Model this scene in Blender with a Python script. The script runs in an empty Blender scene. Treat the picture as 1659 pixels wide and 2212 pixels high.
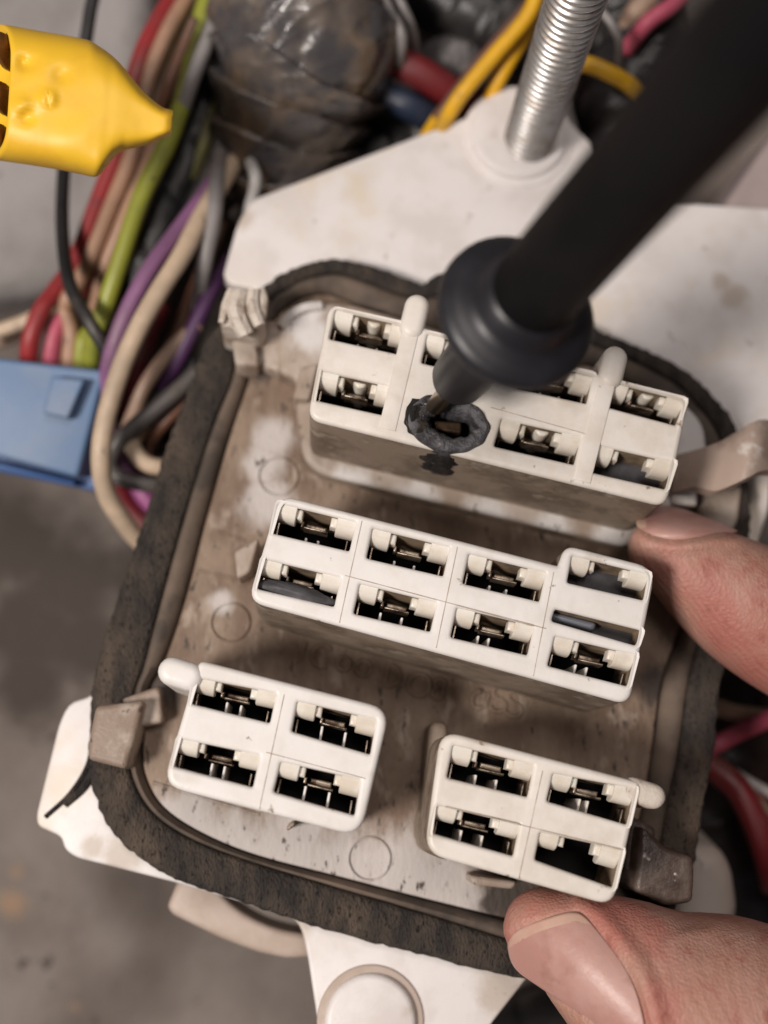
import bpy, math, random
import numpy as np
from mathutils import Vector, Matrix, noise
from mathutils.geometry import delaunay_2d_cdt
from mathutils.bvhtree import BVHTree

random.seed(7)
SC = bpy.context.scene
COL = SC.collection
PI = math.pi

# ------------------------------------------------------------------ camera
CAM = Vector((0, 0, 0.186))         # floor is z = 0, the socket faces are about 5 cm above it
FPX, CX, CY = 2600.0, 829.5, 1106.0
cd = bpy.data.cameras.new('camera')
cam = bpy.data.objects.new('camera', cd)
COL.objects.link(cam)
cam.location = CAM
cd.sensor_fit = 'VERTICAL'
cd.lens = 50
cd.sensor_height = 50 * 2212 / FPX
cd.sensor_width = cd.sensor_height
cd.clip_start = 0.005
cd.clip_end = 20
cd.dof.use_dof = True
cd.dof.focus_distance = 0.129
cd.dof.aperture_fstop = 12.5
SC.camera = cam

# ------------------------------------------------------------------ light
w = bpy.data.worlds.new('World'); SC.world = w; w.use_nodes = True
w.node_tree.nodes['Background'].inputs[0].default_value = (0.82, 0.76, 0.80, 1)
w.node_tree.nodes['Background'].inputs[1].default_value = 0.075
def area(name, loc, target, size, power, col):
    l = bpy.data.lights.new(name, 'AREA'); l.size = size; l.energy = power; l.color = col
    o = bpy.data.objects.new(name, l); COL.objects.link(o); o.location = loc
    o.rotation_euler = (Vector(target) - Vector(loc)).to_track_quat('-Z', 'Y').to_euler()
    return o
area('work_lamp', (-0.215, -0.035, 0.42), (0, 0, 0.05), 0.085, 1.78, (1.0, 0.92, 0.855))
area('ceiling_lamp', (0.06, 0.24, 0.60), (0, 0.01, 0.04), 0.16, 0.98, (1.0, 0.91, 0.86))
SC.view_settings.view_transform = 'Standard'
SC.view_settings.look = 'None'
SC.view_settings.exposure = 0
SC.view_settings.gamma = 1

# ------------------------------------------------------------------ coordinates
NRM = Vector((150, 594, 2600)).normalized()           # normal of the tilted connector block
ORG = Vector((0, 0, 0.056))
EX = (Vector((1, 0, 0)) - NRM * NRM.x).normalized()
EY = NRM.cross(EX)
def ray(px, py):
    return Vector(((px - CX) / FPX, -(py - CY) / FPX, -1.0))
def Wz(px, py, z):                                     # photo point -> world point at height z
    return CAM + ray(px, py) * (CAM.z - z)
def L(px, py, wv=0.0):                                 # photo point -> block coordinates at height wv over the faces
    d = ray(px, py)
    t = (wv - (CAM - ORG).dot(NRM)) / d.dot(NRM)
    p = CAM + d * t - ORG
    return Vector((p.dot(EX), p.dot(EY)))
def L3(px, py, wv):
    a = L(px, py, wv); return Vector((a.x, a.y, wv))
def Lw(px, py, wv):                                    # the same as a world point
    a = L(px, py, wv); return ORG + EX * a.x + EY * a.y + NRM * wv
WB = -.0175                                            # height of the base plate below the socket faces
WP = -.0145                                            # and of the pedestal under the top socket
BLOCK_M = Matrix(((EX.x, EY.x, NRM.x, ORG.x), (EX.y, EY.y, NRM.y, ORG.y), (EX.z, EY.z, NRM.z, ORG.z), (0, 0, 0, 1)))

# ------------------------------------------------------------------ materials
def mat(name, c1, c2=None, scale=150, lo=.42, hi=.62, rough=.5, bump=0, bscale=1500, c3=None, s3=900, lo3=.6, hi3=.68,
        metal=0, spec=.5, sss=0, stretch=(1, 1, 1), rough2=None, detail=6, coat=0, c4=None, s4=60, lo4=.5, hi4=.7, bdist=.0003, voro=0, patches=(), wave=0):
    m = bpy.data.materials.new(name); m.use_nodes = True
    nt = m.node_tree; N = nt.nodes; K = nt.links
    b = N['Principled BSDF']
    b.inputs['Roughness'].default_value = rough; b.inputs['Metallic'].default_value = metal
    b.inputs['Specular IOR Level'].default_value = spec
    b.inputs['Coat Weight'].default_value = coat
    if sss:
        b.inputs['Subsurface Weight'].default_value = sss
        b.inputs['Subsurface Radius'].default_value = (1, .35, .2)
        b.inputs['Subsurface Scale'].default_value = .0015
    tc = N.new('ShaderNodeTexCoord'); mp = N.new('ShaderNodeMapping'); K.new(tc.outputs['Object'], mp.inputs[0])
    mp.inputs['Scale'].default_value = stretch
    src = mp.outputs[0]
    def nz(sc, d=detail, r=.6):
        n = N.new('ShaderNodeTexNoise'); n.inputs['Scale'].default_value = sc; n.inputs['Detail'].default_value = d
        n.inputs['Roughness'].default_value = r; K.new(src, n.inputs['Vector']); return n
    def ramp(n, a, z):
        r = N.new('ShaderNodeMapRange'); r.inputs[1].default_value = a; r.inputs[2].default_value = z
        r.interpolation_type = 'SMOOTHSTEP'; K.new(n.outputs[0], r.inputs[0]); return r
    def mix(f, a, z):
        x = N.new('ShaderNodeMix'); x.data_type = 'RGBA'; K.new(f, x.inputs[0])
        if isinstance(a, tuple): x.inputs[6].default_value = (*a, 1)
        else: K.new(a, x.inputs[6])
        if isinstance(z, tuple): x.inputs[7].default_value = (*z, 1)
        else: K.new(z, x.inputs[7])
        return x.outputs[2]
    c = c1
    if c2:
        r = ramp(nz(scale), lo, hi); c = mix(r.outputs[0], c, c2)
        if rough2 is not None:
            mr = N.new('ShaderNodeMapRange'); K.new(r.outputs[0], mr.inputs[0])
            mr.inputs[3].default_value = rough; mr.inputs[4].default_value = rough2; K.new(mr.outputs[0], b.inputs['Roughness'])
    if c4: c = mix(ramp(nz(s4, 3), lo4, hi4).outputs[0], c, c4)
    for col, spots, ns in patches:                     # clean, stained or painted-shade areas at their own places
        acc = None
        for x, y, z, r in spots:
            d = N.new('ShaderNodeVectorMath'); d.operation = 'DISTANCE'; K.new(tc.outputs['Object'], d.inputs[0]); d.inputs[1].default_value = (x, y, z)
            q = N.new('ShaderNodeMapRange'); K.new(d.outputs['Value'], q.inputs[0]); q.inputs[1].default_value = r * 1.5; q.inputs[2].default_value = 0
            if acc is None: acc = q.outputs[0]
            else:
                a = N.new('ShaderNodeMath'); a.operation = 'MAXIMUM'; K.new(acc, a.inputs[0]); K.new(q.outputs[0], a.inputs[1]); acc = a.outputs[0]
        a = N.new('ShaderNodeMath'); a.operation = 'ADD'; K.new(acc, a.inputs[0]); K.new(nz(ns, 8, .7).outputs[0], a.inputs[1])
        r = N.new('ShaderNodeMapRange'); r.interpolation_type = 'SMOOTHSTEP'; K.new(a.outputs[0], r.inputs[0]); r.inputs[1].default_value = .66; r.inputs[2].default_value = 1.25
        c = mix(r.outputs[0], c, col)
    if c3: c = mix(ramp(nz(s3, 3), lo3, hi3).outputs[0], c, c3)
    if isinstance(c, tuple): b.inputs['Base Color'].default_value = (*c, 1)
    else: K.new(c, b.inputs['Base Color'])
    if bump:
        bp = N.new('ShaderNodeBump'); bp.inputs['Strength'].default_value = bump; bp.inputs['Distance'].default_value = bdist
        n = nz(bscale, 5, .65); h = n.outputs[0]
        if voro:
            v = N.new('ShaderNodeTexVoronoi'); v.inputs['Scale'].default_value = voro; K.new(src, v.inputs['Vector'])
            a = N.new('ShaderNodeMath'); a.operation = 'ADD'; K.new(h, a.inputs[0]); K.new(v.outputs['Distance'], a.inputs[1]); h = a.outputs[0]
        if wave:
            v = N.new('ShaderNodeTexWave'); v.inputs['Scale'].default_value = wave; v.inputs['Distortion'].default_value = 9; v.inputs['Detail Scale'].default_value = .35
            v.inputs['Detail'].default_value = 3; v.bands_direction = 'DIAGONAL'; K.new(src, v.inputs['Vector'])
            g = N.new('ShaderNodeMath'); g.operation = 'MULTIPLY_ADD'; K.new(v.outputs['Fac'], g.inputs[0]); g.inputs[1].default_value = .45; K.new(h, g.inputs[2]); h = g.outputs[0]
        K.new(h, bp.inputs['Height']); K.new(bp.outputs[0], b.inputs['Normal'])
    return m
WHITE = (.75, .70, .645)
M_face = mat('ivory_plastic', WHITE, (.68, .62, .55), 180, rough=.42, bump=.15, bscale=900, c3=(.30, .23, .17), s3=430, lo3=.665, hi3=.74, c4=(.56, .48, .395), s4=110, lo4=.56, hi4=.76)
M_face2 = mat('white_plastic', (.78, .745, .715), (.73, .69, .65), 160, rough=.42, bump=.15, bscale=900, c3=(.30, .24, .19), s3=470, lo3=.675, hi3=.75, c4=(.62, .56, .50), s4=120, lo4=.58, hi4=.76)
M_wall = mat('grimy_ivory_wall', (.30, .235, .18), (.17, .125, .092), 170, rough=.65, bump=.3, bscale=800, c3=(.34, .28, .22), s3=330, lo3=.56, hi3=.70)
M_seam = mat('seam_brown', (.40, .33, .27), (.56, .49, .43), 400, rough=.7)  # brownish tone of the strips drawn along the parting lines
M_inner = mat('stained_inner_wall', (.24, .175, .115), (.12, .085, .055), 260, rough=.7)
M_key = mat('translucent_nylon', (.73, .675, .60), (.66, .59, .50), 300, rough=.35, sss=.15)
def spots(l, z=None): return [(*L(x, y, WB if z is None else z), WB if z is None else z, r) for x, y, r in l]

M_base = mat('grimy_base_plastic', (.165, .108, .073), (.265, .193, .140), 170, .36, .66, rough=.62, bump=.55, bscale=1100, c3=(.06, .042, .031), s3=620, lo3=.60, hi3=.70,
             c4=(.36, .285, .225), s4=230, lo4=.54, hi4=.70, stretch=(1.6, .7, 1),
             patches=[((.52, .475, .45), spots([(575, 1085, .0035), (590, 950, .0030), (570, 1000, .003), (480, 1300, .0016), (400, 1790, .005), (500, 1830, .005), (610, 1850, .0055), (740, 1870, .006), (860, 1890, .006), (960, 1925, .0055), (640, 1800, .004), (1000, 1960, .004)]), 260),
                      ((.050, .036, .028), spots([(1110, 1945, .0045), (1180, 1960, .005), (1260, 1960, .005), (1060, 1955, .0018), (560, 800, .0022), (1420, 1480, .003), (345, 1490, .003)]), 330)])
M_ped = mat('dusty_ivory_plastic', (.33, .255, .20), (.44, .37, .315), 140, .42, .60, rough=.55, bump=.35, bscale=900, c3=(.12, .085, .06), s3=520, lo3=.62, hi3=.71, stretch=(1.4, .7, 1),
            patches=[((.66, .63, .61), [(*L(x, y, WP), WP, r) for x, y, r in [(1505, 925, .0045), (1510, 980, .004), (655, 680, .0035), (680, 720, .003), (760, 1050, .003), (900, 1085, .003), (1050, 1115, .003), (1200, 1150, .003), (1320, 1165, .003), (1470, 1060, .003)]], 300)])
M_plate = mat('white_moulded_plate', (.78, .74, .725), (.70, .65, .625), 130, rough=.45, bump=.15, bscale=600, c3=(.36, .30, .25), s3=300, lo3=.66, hi3=.76,
              c4=(.70, .61, .50), s4=70, lo4=.54, hi4=.72, patches=[((.56, .49, .43), [(*L(x, y, -.02), -.02, r) for x, y, r in [(1585, 640, .0022), (1560, 610, .0016), (520, 470, .002), (640, 2010, .002), (1080, 2140, .003), (260, 1850, .0025), (200, 1830, .0015), (880, 2180, .0014), (1060, 300, .0016), (1035, 270, .0012)]], 500)])
M_foam = mat('black_foam', (.040, .035, .033), (.078, .063, .052), 230, .38, .64, rough=.95, bump=.8, bscale=2600, voro=2600, c3=(.018, .015, .014), s3=1900, lo3=.55, hi3=.68, spec=.15, bdist=.0003, stretch=(1.8, .7, 1),
             c4=(.125, .095, .073), s4=95, lo4=.50, hi4=.72)
M_lip = mat('dusty_grey_lip', (.12, .088, .066), (.065, .05, .040), 200, rough=.8, bump=.35, bscale=900, c4=(.17, .125, .095), s4=70, lo4=.48, hi4=.68)
M_slot_shade = mat('slot_shade_black', (.006, .005, .005), rough=.7, spec=.2)  # black that stands in for the shade deep inside the slots
M_grey = mat('grey_plug', (.075, .072, .078), (.045, .043, .046), 350, rough=.6, bump=.3, bscale=700)
M_metal = mat('tinned_brass', (.34, .28, .22), (.075, .05, .034), 600, .40, .62, rough=.42, metal=.85)
M_steel = mat('zinc_steel', (.74, .72, .70), (.40, .34, .29), 420, .42, .70, rough=.30, metal=.82, rough2=.5)
M_burn = mat('melted_grey_plastic', (.125, .120, .130), (.035, .032, .034), 300, .40, .62, rough=.42, bump=.9, bscale=1100, c3=(.30, .28, .27), s3=900, lo3=.64, hi3=.72, bdist=.0006)
M_char = mat('charred_plastic', (.010, .008, .008), (.05, .036, .026), 500, .45, .68, rough=.8, bump=1, bscale=1300, bdist=.0006)
M_tan = mat('tan_clip_plastic', (.27, .20, .155), (.44, .37, .31), 200, .42, .62, rough=.5, bump=.5, bscale=700, c3=(.09, .06, .045), s3=600, lo3=.62, hi3=.72)
M_chew = mat('chewed_white_clip', (.62, .55, .48), (.34, .26, .20), 330, .46, .66, rough=.45, bump=.8, bscale=900, bdist=.0005)
M_dclip = mat('dark_brown_clip', (.055, .035, .027), (.11, .08, .065), 260, rough=.4, bump=.7, bscale=700, c3=(.55, .50, .46), s3=480, lo3=.66, hi3=.73)
M_rear = mat('beige_rear_cover', (.50, .405, .345), (.42, .33, .27), 120, rough=.5, bump=.1)
M_handle = mat('probe_rubber', (.0045, .004, .005), (.007, .006, .007), 120, rough=.55, spec=.18)
M_guard = mat('probe_guard_plastic', (.015, .0145, .018), (.022, .021, .026), 140, rough=.40)
M_tip = mat('probe_tip_metal', (.50, .40, .30), rough=.3, metal=1)
M_skin = mat('skin', (.405, .215, .160), (.465, .27, .215), 190, .35, .65, rough=.50, bump=.36, bscale=2600, voro=2900, wave=420, stretch=(1, .8, 1), c3=(.34, .125, .095), s3=300, lo3=.54, hi3=.74, c4=(.43, .17, .135), s4=75, lo4=.45, hi4=.68, sss=.35, bdist=.00022, spec=.4)
M_nail = mat('nail_plate', (.44, .235, .20), (.50, .30, .26), 120, rough=.40, sss=.25, bump=.25, bscale=700, stretch=(1, 1, 1), c3=(.36, .19, .15), s3=260, lo3=.60, hi3=.78)
M_nedge = mat('nail_free_edge', (.56, .38, .30), (.50, .30, .235), 200, .40, .70, rough=.45, sss=.2)
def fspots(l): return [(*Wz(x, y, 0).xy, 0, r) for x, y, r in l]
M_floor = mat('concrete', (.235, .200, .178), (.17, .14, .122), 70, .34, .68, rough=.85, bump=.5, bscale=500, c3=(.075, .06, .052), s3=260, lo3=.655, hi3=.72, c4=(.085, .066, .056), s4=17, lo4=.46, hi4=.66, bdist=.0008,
              patches=[((.060, .046, .038), fspots([(40, 1180, .012), (150, 1250, .013), (60, 1350, .012), (180, 1400, .010), (60, 1480, .008), (320, 1250, .012)]), 130), ((.30, .20, .13), fspots([(20, 1960, .003), (150, 2190, .002), (30, 1890, .002)]), 300)])  # dark patches paint the shade below the blue connector and wires into the concrete
M_slab = mat('grey_mortar', (.33, .305, .30), (.25, .23, .22), 60, .40, .64, rough=.8, bump=.4, bscale=350, c3=(.09, .08, .075), s3=220, lo3=.70, hi3=.76, bdist=.0008)
M_yel = mat('yellow_vinyl', (.86, .52, .030), (.80, .46, .03), 110, rough=.46, bump=.06, bscale=400, c4=(.50, .29, .07), s4=95, lo4=.58, hi4=.76)
M_yshade = mat('amber_hole_shade', (.17, .06, .008), rough=.6)  # darker amber for the shaded inside of the boot holes
M_blue = mat('blue_connector_plastic', (.105, .185, .33), (.155, .215, .32), 85, .35, .65, rough=.5, bump=.1, c4=(.20, .22, .26), s4=60, lo4=.55, hi4=.75)
M_bluedk = mat('deep_blue_plastic', (.035, .10, .28), rough=.45)
M_tape = mat('grey_vinyl_tape', (.066, .062, .066), (.125, .100, .082), 150, .40, .64, rough=.22, rough2=.5, bump=.3, bscale=350, c4=(.19, .135, .09), s4=85, lo4=.52, hi4=.68, bdist=.0006, coat=.15)
M_btape = mat('black_vinyl_tape', (.012, .011, .012), (.022, .019, .018), 150, rough=.4, bump=.4, bscale=300, bdist=.0006)
M_greyp = mat('grey_plastic_sheath', (.13, .12, .12), (.08, .07, .07), 80, rough=.55)
M_pinkp = mat('pinkish_grey_panel', (.36, .29, .285), (.30, .24, .235), 60, rough=.6)
M_offw = mat('off_white_plastic', (.52, .47, .42), (.46, .41, .36), 90, rough=.5)
def wire_mat(name, c): return mat(name, c, tuple(x * .74 + .010 for x in c), 210, .35, .7, rough=.40, rough2=.6, bump=.10, bscale=700, c4=tuple(x * .5 + d for x, d in zip(c, (.070, .055, .042))), s4=120, lo4=.50, hi4=.72, c3=tuple(x * .4 + .02 for x in c), s3=500, lo3=.64, hi3=.72)
WM = {k: wire_mat(k + '_wire_jacket', c) for k, c in dict(
    red=(.33, .028, .032), darkred=(.16, .010, .014), pink=(.55, .10, .16), peach=(.46, .27, .18), tan=(.38, .255, .185), cream=(.60, .46, .33),
    green=(.32, .34, .045), purple=(.27, .12, .25), violet=(.085, .03, .10), grey=(.26, .24, .235), black=(.016, .015, .016), brown=(.17, .075, .045),
    yellow=(.78, .42, .012), white=(.60, .58, .56), blue=(.018, .028, .055), magenta=(.36, .10, .26), lavender=(.36, .22, .36), olive=(.22, .21, .06), darkgrey=(.09, .08, .075)).items()}

# ------------------------------------------------------------------ mesh builder
def area2(p): return sum(p[i][0] * p[(i + 1) % len(p)][1] - p[(i + 1) % len(p)][0] * p[i][1] for i in range(len(p)))
def ccw(p): return list(p) if area2(p) > 0 else list(reversed(p))
def rounded(pts, r, seg=5):                            # polygon with rounded corners (r: number or list)
    out = []; n = len(pts)
    for i in range(n):
        p = Vector(pts[i][:2]); a = Vector(pts[i - 1][:2]) - p; b = Vector(pts[(i + 1) % n][:2]) - p
        rr = r[i] if isinstance(r, (list, tuple)) else r
        la, lb = a.length, b.length
        if rr <= 0 or la < 1e-9 or lb < 1e-9: out.append(p); continue
        a /= la; b /= lb
        d = min(rr, la * .49, lb * .49)
        p0, p1 = p + a * d, p + b * d
        for k in range(seg + 1):
            t = k / seg
            out.append(p0 * (1 - t) ** 2 + p * 2 * t * (1 - t) + p1 * t * t)
    return out
def offset(loop, d):                                   # move a loop to its left by d
    n = len(loop); out = []
    for i in range(n):
        a = loop[i] - loop[i - 1]; b = loop[(i + 1) % n] - loop[i]
        na = Vector((-a.y, a.x)); nb = Vector((-b.y, b.x))
        if na.length < 1e-9: na = nb
        if nb.length < 1e-9: nb = na
        na.normalize(); nb.normalize()
        m = na + nb
        if m.length < .2: out.append(loop[i] + na * d); continue
        m.normalize()
        out.append(loop[i] + m * (d / max(.35, m.dot(na))))
    return out
def stadium(a, b, r, n=10):
    a = Vector(a[:2]); b = Vector(b[:2]); t = math.atan2((b - a).y, (b - a).x); out = []
    for k in range(n + 1):
        g = t - PI / 2 + PI * k / n; out.append(b + Vector((math.cos(g), math.sin(g))) * r)
    for k in range(n + 1):
        g = t + PI / 2 + PI * k / n; out.append(a + Vector((math.cos(g), math.sin(g))) * r)
    return out
def circle(c, r, n=32): return [Vector((c[0] + r * math.cos(2 * PI * k / n), c[1] + r * math.sin(2 * PI * k / n))) for k in range(n)]

class MB:
    def __init__(s): s.v = []; s.f = []; s.m = []
    def add(s, vs, fs, mi=0):
        o = len(s.v); s.v += [Vector(x) for x in vs]; s.f += [tuple(i + o for i in f) for f in fs]; s.m += [mi] * len(fs)
    def prism(s, outer, z0, z1, holes=(), bevel=0.0, hbevel=None, mtop=0, mside=0, mhole=None, seg=3, bottom=True):
        loops = [[Vector(p[:2]) for p in ccw(outer)]] + [[Vector(p[:2]) for p in reversed(ccw(h))] for h in holes]
        tops = []
        if mhole is None: mhole = mside
        for li, lp in enumerate(loops):
            bv = bevel if li == 0 else (hbevel if hbevel is not None else bevel)
            rings = [(0, z0)]
            if bv > 0:
                for k in range(seg + 1):
                    th = PI / 2 * k / seg
                    rings.append((bv * (1 - math.cos(th)), z1 - bv + bv * math.sin(th)))
            else: rings.append((0, z1))
            base = len(s.v); n = len(lp)
            for off, z in rings:
                q = offset(lp, off) if off else lp
                s.v += [Vector((p.x, p.y, z)) for p in q]
            for r in range(len(rings) - 1):
                for i in range(n):
                    j = (i + 1) % n
                    s.f.append((base + r * n + i, base + r * n + j, base + (r + 1) * n + j, base + (r + 1) * n + i))
                    s.m.append((mside if li == 0 else mhole) if r == 0 else mtop)
            tops.append((base, base + (len(rings) - 1) * n, n))
        def cap(which, flip):
            P = []; E = []; F = []; idx = []
            for b0, b1, n in tops:
                st = b1 if which else b0; o = len(P)
                P += [s.v[st + i].xy * 1000 for i in range(n)]; idx += [st + i for i in range(n)]
                E += [(o + i, o + (i + 1) % n) for i in range(n)]; F.append(list(range(o, o + n)))
            vs, _, fs, ov, _, _ = delaunay_2d_cdt(P, E, [], 0, 1e-7)
            def inside(p, lp):
                r = False; n = len(lp)
                for i in range(n):
                    q, w_ = P[lp[i]], P[lp[(i + 1) % n]]
                    if (q.y > p.y) != (w_.y > p.y) and p.x < (w_.x - q.x) * (p.y - q.y) / (w_.y - q.y) + q.x: r = not r
                return r
            zc = s.v[idx[0]].z; vm = []
            for k, v in enumerate(vs):
                if ov[k]: vm.append(idx[ov[k][0]])
                else: s.v.append(Vector((v.x / 1000, v.y / 1000, zc))); vm.append(len(s.v) - 1)
            for t in fs:
                c = (vs[t[0]] + vs[t[1]] + vs[t[2]]) / 3
                if not inside(c, F[0]) or any(inside(c, h) for h in F[1:]): continue
                tri = tuple(vm[i] for i in t)
                p, q, r_ = (s.v[i] for i in tri)
                if ((q - p).cross(r_ - p).z > 0) == flip: tri = tri[::-1]
                s.f.append(tri); s.m.append(mtop if which else mside)
        cap(1, False)
        if bottom: cap(0, True)
    def tube(s, pts, rad, n=10, cap=True, mi=0, squash=None):
        pts = [Vector(p) for p in pts]; N = len(pts)
        rad = [rad] * N if not hasattr(rad, '__len__') else rad
        up = Vector((0, 0, 1)); base = len(s.v); prev = None
        for i in range(N):
            t = (pts[min(i + 1, N - 1)] - pts[max(i - 1, 0)]).normalized()
            if prev is None: prev = up if abs(t.z) < .95 else Vector((0, 1, 0))
            b = t.cross(prev).normalized(); nn = b.cross(t); prev = nn
            for k in range(n):
                a = 2 * PI * k / n
                s.v.append(pts[i] + b * math.cos(a) * rad[i] + nn * math.sin(a) * rad[i] * (squash if squash else 1))
        for i in range(N - 1):
            for k in range(n):
                k2 = (k + 1) % n
                s.f.append((base + i * n + k, base + i * n + k2, base + (i + 1) * n + k2, base + (i + 1) * n + k)); s.m.append(mi)
        if cap:
            s.f.append(tuple(base + k for k in reversed(range(n)))); s.m.append(mi)
            s.f.append(tuple(base + (N - 1) * n + k for k in range(n))); s.m.append(mi)
    def loft(s, rings, closed=True, cap=True, mi=0):
        base = len(s.v); n = len(rings[0])
        for r in rings: s.v += [Vector(p) for p in r]
        for i in range(len(rings) - 1):
            for k in range(n if closed else n - 1):
                k2 = (k + 1) % n
                s.f.append((base + i * n + k, base + i * n + k2, base + (i + 1) * n + k2, base + (i + 1) * n + k)); s.m.append(mi)
        if cap and closed:
            s.f.append(tuple(base + k for k in reversed(range(n)))); s.m.append(mi)
            s.f.append(tuple(base + (len(rings) - 1) * n + k for k in range(n))); s.m.append(mi)
    def build(s, name, mats, parent=None, sharp=40, recentre=None):
        me = bpy.data.meshes.new(name)
        vs = s.v; o = bpy.data.objects.new(name, me)
        if recentre is None: recentre = parent is None
        if recentre:
            lo = Vector([min(v[i] for v in vs) for i in range(3)]); hi = Vector([max(v[i] for v in vs) for i in range(3)])
            c = Vector(((lo.x + hi.x) / 2, (lo.y + hi.y) / 2, lo.z)); vs = [v - c for v in vs]; o.location = c
        me.from_pydata([tuple(v) for v in vs], [], s.f)
        mats = mats if isinstance(mats, (list, tuple)) else [mats]
        for m in mats: me.materials.append(m)
        me.polygons.foreach_set('material_index', s.m)
        me.update()
        me.shade_smooth()
        if sharp: me.set_sharp_from_angle(angle=math.radians(sharp))
        COL.objects.link(o)
        if parent: o.parent = parent
        return o
def tag(o, label, cat, group=None, kind=None):
    if label: o['label'] = label
    if cat: o['category'] = cat
    if group: o['group'] = group
    if kind: o['kind'] = kind
    return o
def thing(name, loc, label, cat, group=None):
    o = bpy.data.objects.new(name, None); COL.objects.link(o); o.location = loc; o.empty_display_size = .005
    return tag(o, label, cat, group)
def spline(pts, n=14):
    pts = [Vector(p) for p in pts]; out = []
    P = [pts[0] * 2 - pts[1]] + pts + [pts[-1] * 2 - pts[-2]]
    for i in range(1, len(P) - 2):
        for k in range(n):
            t = k / n; a, b, c, d = P[i - 1], P[i], P[i + 1], P[i + 2]
            out.append(.5 * (2 * b + (c - a) * t + (2 * a - 5 * b + 4 * c - d) * t * t + (3 * b - a - 3 * c + d) * t ** 3))
    out.append(pts[-1]); return out
def nz(p, s): return noise.noise(Vector(p) * s)

# ================================================================== setting: the floor
mb = MB()
G = 60
xs = [(-3 + 6 * i / G) for i in range(G + 1)]
n = 140
def gridsheet(x0, x1, y0, y1, nx, ny, fz):
    m = MB(); vs = []
    for j in range(ny + 1):
        for i in range(nx + 1):
            x = x0 + (x1 - x0) * i / nx; y = y0 + (y1 - y0) * j / ny; vs.append((x, y, fz(x, y)))
    m.add(vs, [(j * (nx + 1) + i, j * (nx + 1) + i + 1, (j + 1) * (nx + 1) + i + 1, (j + 1) * (nx + 1) + i) for j in range(ny) for i in range(nx)])
    return m
def floor_z(x, y):
    e = max(abs(x), abs(y))
    return (.0010 * nz((x, y, 0), 45) + .0004 * nz((x, y, 3), 160)) * (1 if e < .2 else 0) - .0015
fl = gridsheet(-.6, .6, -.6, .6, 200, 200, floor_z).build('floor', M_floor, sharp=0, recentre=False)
fl['kind'] = 'structure'
# grey mortar lump of the floor, at the upper left
def slab_ring():
    a = [Wz(x, y, .010) for x, y in [(-260, -200), (330, -200), (330, 300), (250, 470), (195, 580), (120, 628), (30, 640), (-120, 655), (-260, 640)]]
    return [Vector((p.x, p.y)) for p in a]
mb = MB(); mb.prism(rounded(slab_ring(), .006, 6), -.004, .011, bevel=.005, seg=6)
tag(mb.build('mortar_ledge', M_slab, recentre=False), None, None, kind='structure')

# ================================================================== the connector block
blk = thing('connector_block', ORG, 'grimy ivory wiring connector block with four raised sockets held between finger and thumb', 'connector')
blk.matrix_world = BLOCK_M

# ---- backing plate
bp_px = [(200, 1505), (150, 1516), (128, 1560), (78, 1760), (80, 1784), (133, 1808), (138, 1834), (162, 1852), (385, 1908), (560, 1960), (628, 1978),
         (650, 2003), (664, 2060), (688, 2220), (715, 2340), (980, 2340), (1062, 2212), (1150, 2100), (1330, 2050), (1480, 1900), (1535, 1500), (1580, 1250), (1632, 1190), (1662, 1100), (1668, 1000), (1760, 960),
         (1780, 456), (1485, 438), (1410, 425), (1290, 335), (1282, 312), (1236, 268), (1186, 208), (1140, 188), (1098, 200), (1040, 240), (545, 430), (514, 478), (481, 596), (500, 616), (560, 625), (520, 700), (430, 800), (235, 1400)]
mb = MB(); mb.prism(rounded([L(x, y, -.020) for x, y in bp_px], .0012, 3), -.0225, -.020, bevel=.0004, seg=3)
plate = mb.build('backing_plate', M_plate, blk)
# raised round boss under the stud
c = L(1120, 292, -.0195)
mb = MB(); mb.prism(circle(c, .0066, 48), -.0215, -.0185, bevel=.0006); mb.build('stud_boss', M_plate, plate)
mb = MB(); mb.prism(circle(c, .0075, 48), -.0215, -.0196, bevel=.0003); mb.build('boss_flange', M_plate, plate)
# round recess rim on the bottom tab
c = L(800, 2205, -.020)
mb = MB(); mb.prism(circle(c, .0052, 48), -.021, -.0188, bevel=.0007); mb.build('mounting_boss', M_plate, plate)
mb = MB(); mb.prism(circle(c, .0061, 48), -.021, -.0197, bevel=.0002); mb.build('boss_flange', M_rear, plate)
for (x, y, r) in ((1675, 625, .0022), (1452, 760, .0020)):
    cc = L(x, y, -.02); mb = MB(); mb.prism(circle(cc, r, 28), -.0205, -.01985, holes=[circle(cc, r - .00012, 28)], bevel=0); mb.build('mould_mark', M_plate, plate)
# dark tubes that draw the shade of the slots at the lower left corner
for a, b, r in (((98, 1765), (190, 1650), .00028), ((140, 1738), (205, 1650), .00048)):
    mb = MB()
    mb.tube(spline([L3(a[0], a[1], -.0199), L3((a[0] + b[0]) / 2 + 8, (a[1] + b[1]) / 2 + 6, -.0197), L3(b[0], b[1], -.0192), L3(b[0] + 10, b[1] - 70, -.0185), L3(b[0] + 14, b[1] - 150, -.018)]), r, 8)
    mb.build('slot_shade_line', M_foam, plate)
# ---- threaded stud
mb = MB(); c = L(1143, 302, -.0185); rings = []; NR = 12; pitch = .00115; LEN = .036
for i in range(int(LEN / pitch * NR) + 1):
    z = -.0195 + i * pitch / NR; ring = []
    for k in range(28):
        a = 2 * PI * k / 28; ph = (z / pitch - k / 28) % 1
        h = abs(ph - .5) * 2
        r = .00300 + .00042 * min(1, max(0, h * 1.5 - .25)) + .00004 * nz((math.cos(a) * 3, math.sin(a) * 3, z * 2500), 1)
        ring.append((c.x + r * math.cos(a), c.y + r * math.sin(a), z))
    rings.append(ring)
mb.loft(rings); mb.build('threaded_stud', M_steel, blk, sharp=60)

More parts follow.
